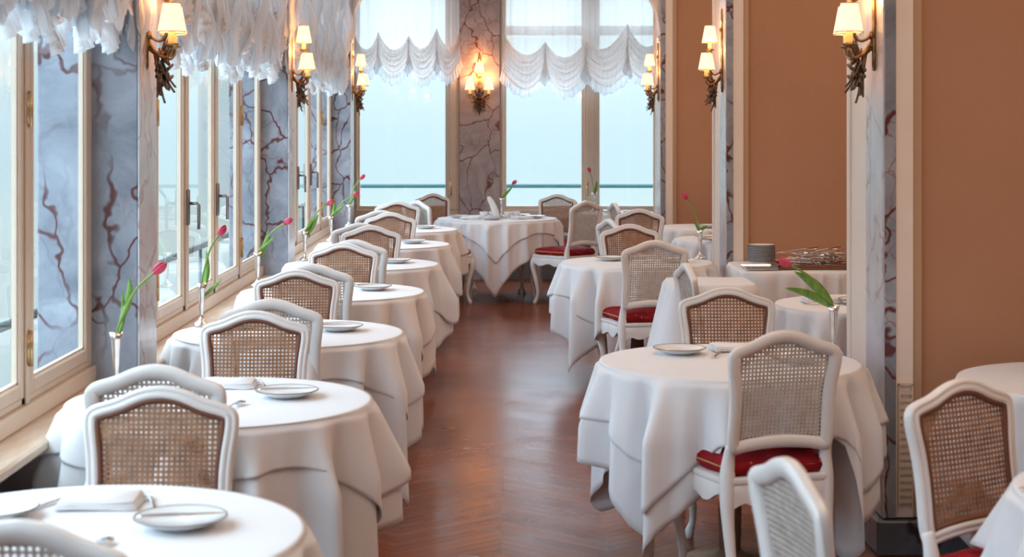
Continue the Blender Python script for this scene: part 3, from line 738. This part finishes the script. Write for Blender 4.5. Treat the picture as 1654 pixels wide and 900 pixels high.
chair(.965, 5.60, 16, 'large white chair with red cushion seen from behind, at the nearest right aisle table', GR)
chair(.97, 7.06, 180, 'white chair with reddish cane front behind the nearest right aisle table', GR)
chair(.925, 9.92, 10, 'white chair with red cushion seen from behind, beside the small square table', GR)
chair(.90, 11.52, 180, 'brown cane chair facing the camera behind the second right aisle table', GR)
chair(1.14, 13.55, 160, 'dark brown cane chair farthest back on the right, beside the marble post', GR)
chair(.80, 12.15, -70, 'white chair peeking over the brown cane chair at the second right table', GR)
chair(1.02, 14.75, -80, 'narrow edge-on white chair near the small table by the far right window', GR)
chair(.94, 8.30, -83, 'edge-on white chair drawn to the alcove table, before the small square table', GR)
chair(.61, 3.45, -79, 'blurred white chair seen from its back edge at the bottom right', GR)
chair(1.27, 4.52, 213, 'angled chair with brown cane in the lower right corner beside the marble post', GR)

# ---------------------------------------------------------------- table ware
def plate_proto(name, R=.105, rim=True, stack=False):
    r = empty(name)
    p = [(R*.55, 0), (R*.60, .004), (R*.82, .012), (R*.98, .021), (R, .0225), (R*.97, .0225), (R*.80, .0145), (R*.58, .008), (.001, .007)]
    MB().lathe(p, 40).build('dish', M['porcelain'], r)
    if rim: MB().tube([(R*.985*cos(2*pi*k/40), R*.985*sin(2*pi*k/40), .0222) for k in range(41)], .0018, 5, False).build('rim_line', M['rim'], r)
    return r
def cutlery_mb(kind, ln=.20):
    mb = MB(); h = ln*.5
    if kind == 'knife':
        mb.loft([[(-h, -.004, 0), (-h, .004, 0), (-h, .004, .003), (-h, -.004, .003)], [(-h*.9, -.007, 0), (-h*.9, .007, 0), (-h*.9, .007, .005), (-h*.9, -.007, .005)], [(0, -.005, 0), (0, .005, 0), (0, .005, .005), (0, -.005, .005)],
                 [(.01, -.009, .001), (.01, .008, .001), (.01, .008, .003), (.01, -.009, .003)], [(h*.7, -.010, .001), (h*.7, .008, .001), (h*.7, .008, .0025), (h*.7, -.010, .0025)], [(h, .004, .001), (h, .008, .001), (h, .008, .002), (h, .004, .002)]], True, True)
    else:
        mb.loft([[(x, -w, z), (x, w, z), (x, w, z+.0025), (x, -w, z+.0025)] for x, w, z in ((-h, .005, .001), (-h*.9, .009, .001), (-h*.6, .005, .002), (0, .0028, .006), (h*.35, .003, .008), (h*.5, .007, .006))], True, True)
        if kind == 'fork':
            mb.loft([[(x, -w, z), (x, w, z), (x, w, z+.002), (x, -w, z+.002)] for x, w, z in ((h*.5, .007, .006), (h*.58, .011, .003), (h*.68, .011, .003))], True, True)
            for k in range(4): y = -.009+.006*k; mb.tube([(h*.66, y, .004), (h*.85, y, .004), (h, y, .009)], [.0018, .0016, .0009], 5)
        else:
            mb.loft([[(x, -w, z), (x, 0, z-.003), (x, w, z), (x, w, z+.0015), (x, 0, z-.001), (x, -w, z+.0015)] for x, w, z in ((h*.48, .006, .006), (h*.58, .014, .005), (h*.72, .018, .005), (h*.88, .015, .006), (h, .004, .008))], True, True)
    return mb
def napkin_mb():
    mb = MB(); rr = random.Random(5)
    for k in range(3):
        s = .092-.004*k; z = .007*k; lo = []
        for zz, g in ((z, .002), (z+.003, 0), (z+.0065, .003)):
            p = []
            for a in range(4):
                c = ((-1, -1), (1, -1), (1, 1), (-1, 1))[a]; d = ((-1, -1), (1, -1), (1, 1), (-1, 1))[(a+1) % 4]
                for q in range(6): t = q/6; p.append(((c[0]+(d[0]-c[0])*t)*(s-g)*1.05, (c[1]+(d[1]-c[1])*t)*(s-g)*.75, zz+.0025*sin(t*5+a+k)*(q > 0)))
            lo.append(p)
        mb.loft(lo, True, True)
    return mb
protos = {}
def place(kind, x, y, z, rz, label, group, cat, tilt=(0, 0), scale=None):
    if kind in protos: o = copy_tree(protos[kind])
    else:
        if kind == 'side_plate': o = plate_proto('side_plate')
        elif kind == 'stacked_plate': o = plate_proto('dinner_plate', .092, True)
        elif kind == 'napkin': o = napkin_mb().build('folded_napkin', M['linen_over'])
        else: o = cutlery_mb(kind).build(kind, M['silver'])
        protos[kind] = o
    o.location = (x, y, z); o.rotation_euler = (tilt[0], tilt[1], rz)
    tag(o, label, cat, group); return o
ZS = ZT+.0035
for i, (x, y) in enumerate(LT):
    T = 'on the %s left window table' % ORD[i]
    place('side_plate', x+.21, y+.06, ZS, 0, 'white side plate at the aisle side, '+T, 'side plates on the left row', 'plate')
    place('side_plate', x-.24, y+.15, ZS, 0, 'white side plate at the window side, '+T, 'side plates on the left row', 'plate')
    place('napkin', x-.02, y+.27, ZS, .05, 'folded white napkin at the far place '+T, 'folded napkins on the left row', 'napkin')
    place('napkin', x-.08, y-.31, ZS, -.06, 'folded white napkin at the near place '+T, 'folded napkins on the left row', 'napkin')
    place('fork', x+.10, y+.27, ZS, 1.9, 'silver fork right of the far napkin '+T, 'forks on the left row', 'fork')
    place('knife', x-.155, y+.24, ZS, 1.2, 'silver knife left of the far napkin '+T, 'knives on the left row', 'knife')
    place('spoon', x+.06, y-.17, ZS, 1.3, 'silver spoon towards the near side '+T, 'spoons on the left row', 'spoon')
    place('knife', x+.215, y+.055, ZS+.024, .2, 'butter knife lying across the aisle-side plate '+T, 'knives on the left row', 'knife', (0, 0))
b = MB(); b.lathe([(.030, 0), (.034, .002), (.036, .05), (.040, .095), (.038, .095), (.033, .05), (.028, .008), (.001, .006)], 24)
go = b.build('water_glass', M['glass'], None, True, (LT[0][0]-.19, LT[0][1]-.10, ZS)); tag(go, 'clear tumbler on the nearest left table at the picture edge', 'glass')
R = [('the nearest right aisle table', .87, 6.25), ('the second right aisle table', .89, 10.75)]
for T, x, y in R:
    place('side_plate', x-.17, y+.20 if y < 8 else y+.1, ZS, 0, 'white side plate near the far left edge of '+T, 'side plates on the right aisle tables', 'plate')
    place('side_plate', x+.24, y-.02, ZS, 0, 'white side plate at the right side of '+T, 'side plates on the right aisle tables', 'plate')
    place('spoon', x-.02, y+.16, ZS, 1.2, 'silver spoon beside the far plate on '+T, 'spoons on the right aisle tables', 'spoon')
    place('napkin', x+.06, y+.30, ZS, .1, 'folded napkin at the far place of '+T, 'napkins on the right aisle tables', 'napkin')
    place('fork', x+.06, y-.1, ZS, 1.0, 'silver fork left of the right-hand plate on '+T, 'forks on the right aisle tables', 'fork')
place('side_plate', 1.80, 8.25, ZS, 0, 'white side plate on the alcove table behind the tulip', 'alcove ware', 'plate')
place('napkin', 1.62, 8.32, ZS, .1, 'folded napkin left of the plate on the alcove table', 'alcove ware', 'napkin')
place('knife', 1.60, 8.20, ZS, .1, 'knife before the napkin on the alcove table', 'alcove ware', 'knife')
place('spoon', 1.80, 8.25, ZS+.026, .6, 'spoon resting in the alcove table plate', 'alcove ware', 'spoon')
for k, (x, y) in enumerate(((1.62, 12.9), (1.78, 13.2), (1.66, 12.6))):
    place('side_plate', x, y, ZS, 0, ['white plate at the left of the nearer last-alcove table', 'white plate at the back of the nearer last-alcove table', 'white plate at the front of the nearer last-alcove table'][k], 'last alcove plates', 'plate')
place('side_plate', 1.80, 14.3, ZS, 0, 'white plate on the farther table of the last alcove', 'last alcove plates', 'plate')
for k, (x, y) in enumerate(((2.02, 5.9), (1.95, 5.75), (2.10, 6.0))):
    place('fork', x, y, ZS+.0, 2.5+.5*k, ['left', 'nearest', 'farthest'][k]+' silver fork on the table against the near terracotta wall', 'forks at far right', 'fork', (0, .0))
place('napkin', 1.50, 3.95, ZS, .3, 'folded napkin on the bottom right corner table', 'corner table ware', 'napkin')
place('spoon', 1.37, 4.08, ZS, .4, 'spoon on the bottom right corner table', 'corner table ware', 'spoon')
# far table ware
fx0, fy0 = -.04, 15.72
for k, (dx, dy) in enumerate(((-.36, .05), (.36, .0), (-.05, -.28), (.22, .25))):
    place('side_plate', fx0+dx, fy0+dy, ZS, 0, 'white side plate at the %s of the far central table' % ['left', 'right', 'front', 'back right'][k], 'side plates on the far table', 'plate')
def make_cup():
    r = empty('coffee_cup')
    MB().lathe([(.024, 0), (.030, .004), (.038, .03), (.040, .058), (.037, .058), (.034, .03), (.024, .008), (.001, .007)], 24).build('cup_body', M['porcelain'], r)
    MB().tube([(.036+.020*sin(pi*k/8), 0, .045-.032*k/8) for k in range(9)], .004, 6).build('handle', M['porcelain'], r)
    return r
cp = make_cup()
for k, (dx, dy, w) in enumerate(((-.13, .02, 'left of the standing napkin'), (-.04, .08, 'directly behind the standing napkin'), (.10, .02, 'right of the tulip vase'), (.18, .06, 'farthest right of the cups'))):
    c = cp if k == 0 else copy_tree(cp); c.location = (fx0+dx, fy0+dy, ZS); c.rotation_euler = (0, 0, k*1.3+2); tag(c, 'white cup on the far central table, '+w, 'cup', 'cups on the far table')
nb = MB(); nb.loft([[(.040*cos(2*pi*k/12)*q+.01*z*0+dx, .02*sin(2*pi*k/12)*q, z) for k in range(12)] for q, z, dx in ((1.0, 0, 0), (.9, .06, -.01), (.8, .12, -.03), (.75, .17, -.055), (.4, .205, -.07))], True, True)
no = nb.build('standing_napkin', M['linen_over'], None, True, (fx0-.01, fy0-.02, ZS)); tag(no, 'white napkin folded upright in the middle of the far central table', 'napkin')
place('napkin', fx0+.24, fy0-.12, ZS, .4, 'folded napkin near the right edge of the far central table', 'napkins on the far table', 'napkin')
place('napkin', fx0-.25, fy0-.16, ZS, -.3, 'folded napkin near the left edge of the far central table', 'napkins on the far table', 'napkin')
place('knife', fx0-.15, fy0-.30, ZS, .1, 'knife at the front of the far central table', 'cutlery on the far table', 'knife')
place('side_plate', 1.10, 16.7, ZS, 0, 'white plate on the small table by the far right window', 'small window table ware', 'plate')
place('napkin', 1.32, 16.65, ZS, 0, 'folded napkin on the small table by the far right window', 'small window table ware', 'napkin')
# console: plate stack, silver dish, tray with heap of cutlery
for k in range(11):
    place('stacked_plate', 1.665, 10.52, ZS+.0105*k, 0, 'white plate in the stack on the console, %s' % ['lowest', 'second from the bottom', 'third from the bottom', 'fourth from the bottom', 'fifth from the bottom', 'middle one', 'fifth from the top', 'fourth from the top', 'third from the top', 'second from the top', 'topmost'][k], 'stacked plates on the console', 'plate')
sd = MB(); sd.box(-.09, .09, -.13, .13, 0, .006, .002); sd.loft([[(x*q, y*q, z) for x, y in ((-.09, -.13), (.09, -.13), (.09, .13), (-.09, .13))] for q, z in ((1, .004), (1.08, .016), (1.11, .018), (1.10, .014), (1, .002))])
so_ = sd.build('silver_dish', M['silver'], None, False, (1.60, 10.20, ZS), None); tag(so_, 'shallow silver dish in front of the plate stack on the console', 'dish')
tr_ = MB(); tr_.box(-.27, .27, -.15, .15, 0, .012, .003)
for a in ((-.27, .27, -.15, -.138), (-.27, .27, .138, .15), (-.27, -.258, -.15, .15), (.258, .27, -.15, .15)): tr_.box(a[0], a[1], a[2], a[3], .01, .030, .003)
to_ = tr_.build('serving_tray', M['wood_tray'], None, False, (1.98, 10.28, ZS)); tag(to_, 'brown tray on the console heaped with cutlery', 'tray')
kinds = ['spoon', 'fork', 'knife', 'spoon', 'fork']
for k in range(64):
    kd = kinds[k % 5]; lay = k//8
    x = 1.98+RND.uniform(-.19, .19)*(1-lay*.05); y = 10.28+RND.uniform(-.08, .08)
    o = place(kd, x, y, ZS+.016+lay*.0105, RND.uniform(-3.1, 3.1)*.5 if k % 3 else RND.uniform(-.4, .4), 'silver %s lying in the heap of cutlery on the console tray' % kd, 'cutlery heaped on the tray', kd, (RND.uniform(-.1, .1), RND.uniform(-.13, .13)))
# two serving ladles on top
for k, (x, a, w) in enumerate(((1.85, -.25, 'left'), (2.0, .12, 'middle'), (2.13, .5, 'right, with an oval bowl'))):
    mb = cutlery_mb('spoon', .26); 
    if k == 2: mb.tube([(.13+.022*cos(q*.6), .016*sin(q*.6), .012) for q in range(12)], .004, 6)
    o = mb.build('serving_spoon', M['silver'], None, True, (x, 10.25, ZS+.108)); o.rotation_euler = (.3, -.12, a); tag(o, 'large silver serving spoon on top of the cutlery heap, '+w, 'spoon', 'serving spoons on the heap')

# ---------------------------------------------------------------- vases and tulips
def px(x, y, Y): return ((x-VX)/F*Y, Y, EYE+(VY-y)/F*Y)
vase0 = None
def vase(x, y, lab, tall=.19):
    global vase0
    if vase0 is None:
        v_ = MB().lathe([(.036, 0), (.037, .004), (.030, .012), (.016, .022), (.008, .036), (.0075, .05), (.011, .08), (.0135, .12), (.017, .165), (.024, .190), (.0225, .190), (.0155, .165), (.010, .10), (.001, .07)], 24)
        vase0 = v_.build('bud_vase', M['silver'])
        o = vase0
    else: o = vase0.copy(); C.objects.link(o)
    o.location = (x, y, ZS); tag(o, 'slim silver trumpet vase '+lab, 'vase', 'silver bud vases'); return o
def tulip(x, y, tip, lab, leaves, curve=.0, bl=(1, 1)):
    """x, y: vase axis; tip: (X, Y, Z) of the bloom; leaves: [(start, dx, dz, length_scale, width)]"""
    base = Vector((x, y, ZS+.10)); T = Vector(tip); r = empty('tulip', base)
    d = T-base; mid = base+Vector((d.x*.18, d.y*.3, d.z*.5)); m2 = base+Vector((d.x*.52, d.y*.6, d.z*.80+curve))
    rel = [Vector((0, 0, 0)), Vector((0, 0, .08)), mid-base, m2-base, T-base]
    pts = catmull([tuple(p) for p in rel], 6, False)
    MB().tube(pts, .0042, 8).build('stem', M['stem'], r)
    dr = (pts[-1]-pts[-4]).normalized(); a = dr.orthogonal().normalized(); b = dr.cross(a)
    bm_ = MB(); L_ = .055*bl[0]; R_ = .0148*bl[1]
    for k in range(6):
        ang = k*pi/3+(0 if k % 2 else .15); rr = R_*(1 if k % 2 else .93); rows = []
        for j in range(9):
            t = j/8; rad = rr*(.35+.95*sin(pi*min(1, t*.86+.08))**.8)*(1 if t < .8 else 1-(t-.8)*1.6); ww = .62*sin(pi*(.10+.85*t))**.6
            row = []
            for q in range(-2, 3):
                aa = ang+q*ww*.5; row.append(pts[-1]+dr*(L_*t-.004)+(a*cos(aa)+b*sin(aa))*rad*(1-.04*abs(q)))
            rows.append(row)
        bm_.grid(rows)
    bo = bm_.build('bloom', M['petal'], r); md = bo.modifiers.new('thick', 'SOLIDIFY'); md.thickness = .0012
    for (s0, dx, dy, dz, w) in leaves:
        i0 = min(len(pts)-2, int(s0*(len(pts)-1))); p0 = pts[i0]; e = Vector((dx, dy, dz)); ln = e.length; dd = e.normalized()
        side = dd.cross(Vector((0.35, 1, .1))).normalized(); nrm = side.cross(dd); rows = []
        for k in range(13):
            t = k/12; ww = w*(sin(pi*(.06+.94*t))**.7)*(1-.35*t)+.0008; c = p0+e*t+nrm*(.12*ln*sin(pi*t))+Vector((0, 0, -.10*ln*t*t))
            rows.append([c-side*ww+nrm*ww*.45, c, c+side*ww+nrm*ww*.45])
        lo = MB().grid(rows).build('leaf', M['leaf'], r); md = lo.modifiers.new('thick', 'SOLIDIFY'); md.thickness = .0014
    return tag(r, lab, 'tulip', 'single pink tulips in bud vases')
flowers = [  # vase x, y, bloom pixel, label, leaves
    (-1.315, 5.60, (250, 440), 'before the nearest marble pier', [(.45, .035, -.01, .17, .016), (.2, .02, .0, .20, .011)]),
    (-1.34, 7.33, (354, 379), 'on the third left table', [(.15, .02, .01, .22, .014), (.10, .09, 0, .10, .009)]),
    (-1.35, 9.08, (460, 361), 'on the fourth left table before the second pier', [(.15, .06, 0, .19, .017), (.3, .09, 0, .10, .010)]),
    (-1.30, 10.85, (530, 330), 'on the fifth left table', [(.2, .09, 0, .17, .020), (.3, .05, 0, .11, .012)]),
    (-1.31, 12.6, (571, 316), 'on the sixth left table', [(.2, .03, 0, .20, .015), (.35, .10, 0, .10, .012)]),
    (-1.34, 14.4, (583, 289), 'on the seventh left table, highest bloom in the corner', [(.25, .06, 0, .17, .013)]),
    (1.30, 6.42, (1276, 428), 'leaning left on the nearest right aisle table', [(.35, -.15, -.02, .15, .022), (.25, -.19, .0, .10, .018)]),
    (1.33, 10.98, (1109, 321), 'on the second right aisle table', [(.2, -.04, 0, .10, .010), (.3, .05, 0, .03, .012)]),
    (.0, 15.70, (828, 297), 'on the far central table', [(.35, .10, 0, .12, .014), (.3, .06, 0, .06, .012)]),
    (.95, 16.85, (953, 278), 'on the small table by the far right window', [(.25, .03, 0, .15, .020)]),
]
for (x, y, bp, lab, lv) in flowers:
    vase(x, y, lab)
    tip = px(bp[0], bp[1], y-.02)
    tulip(x, y, tip, 'pink tulip '+lab, lv)
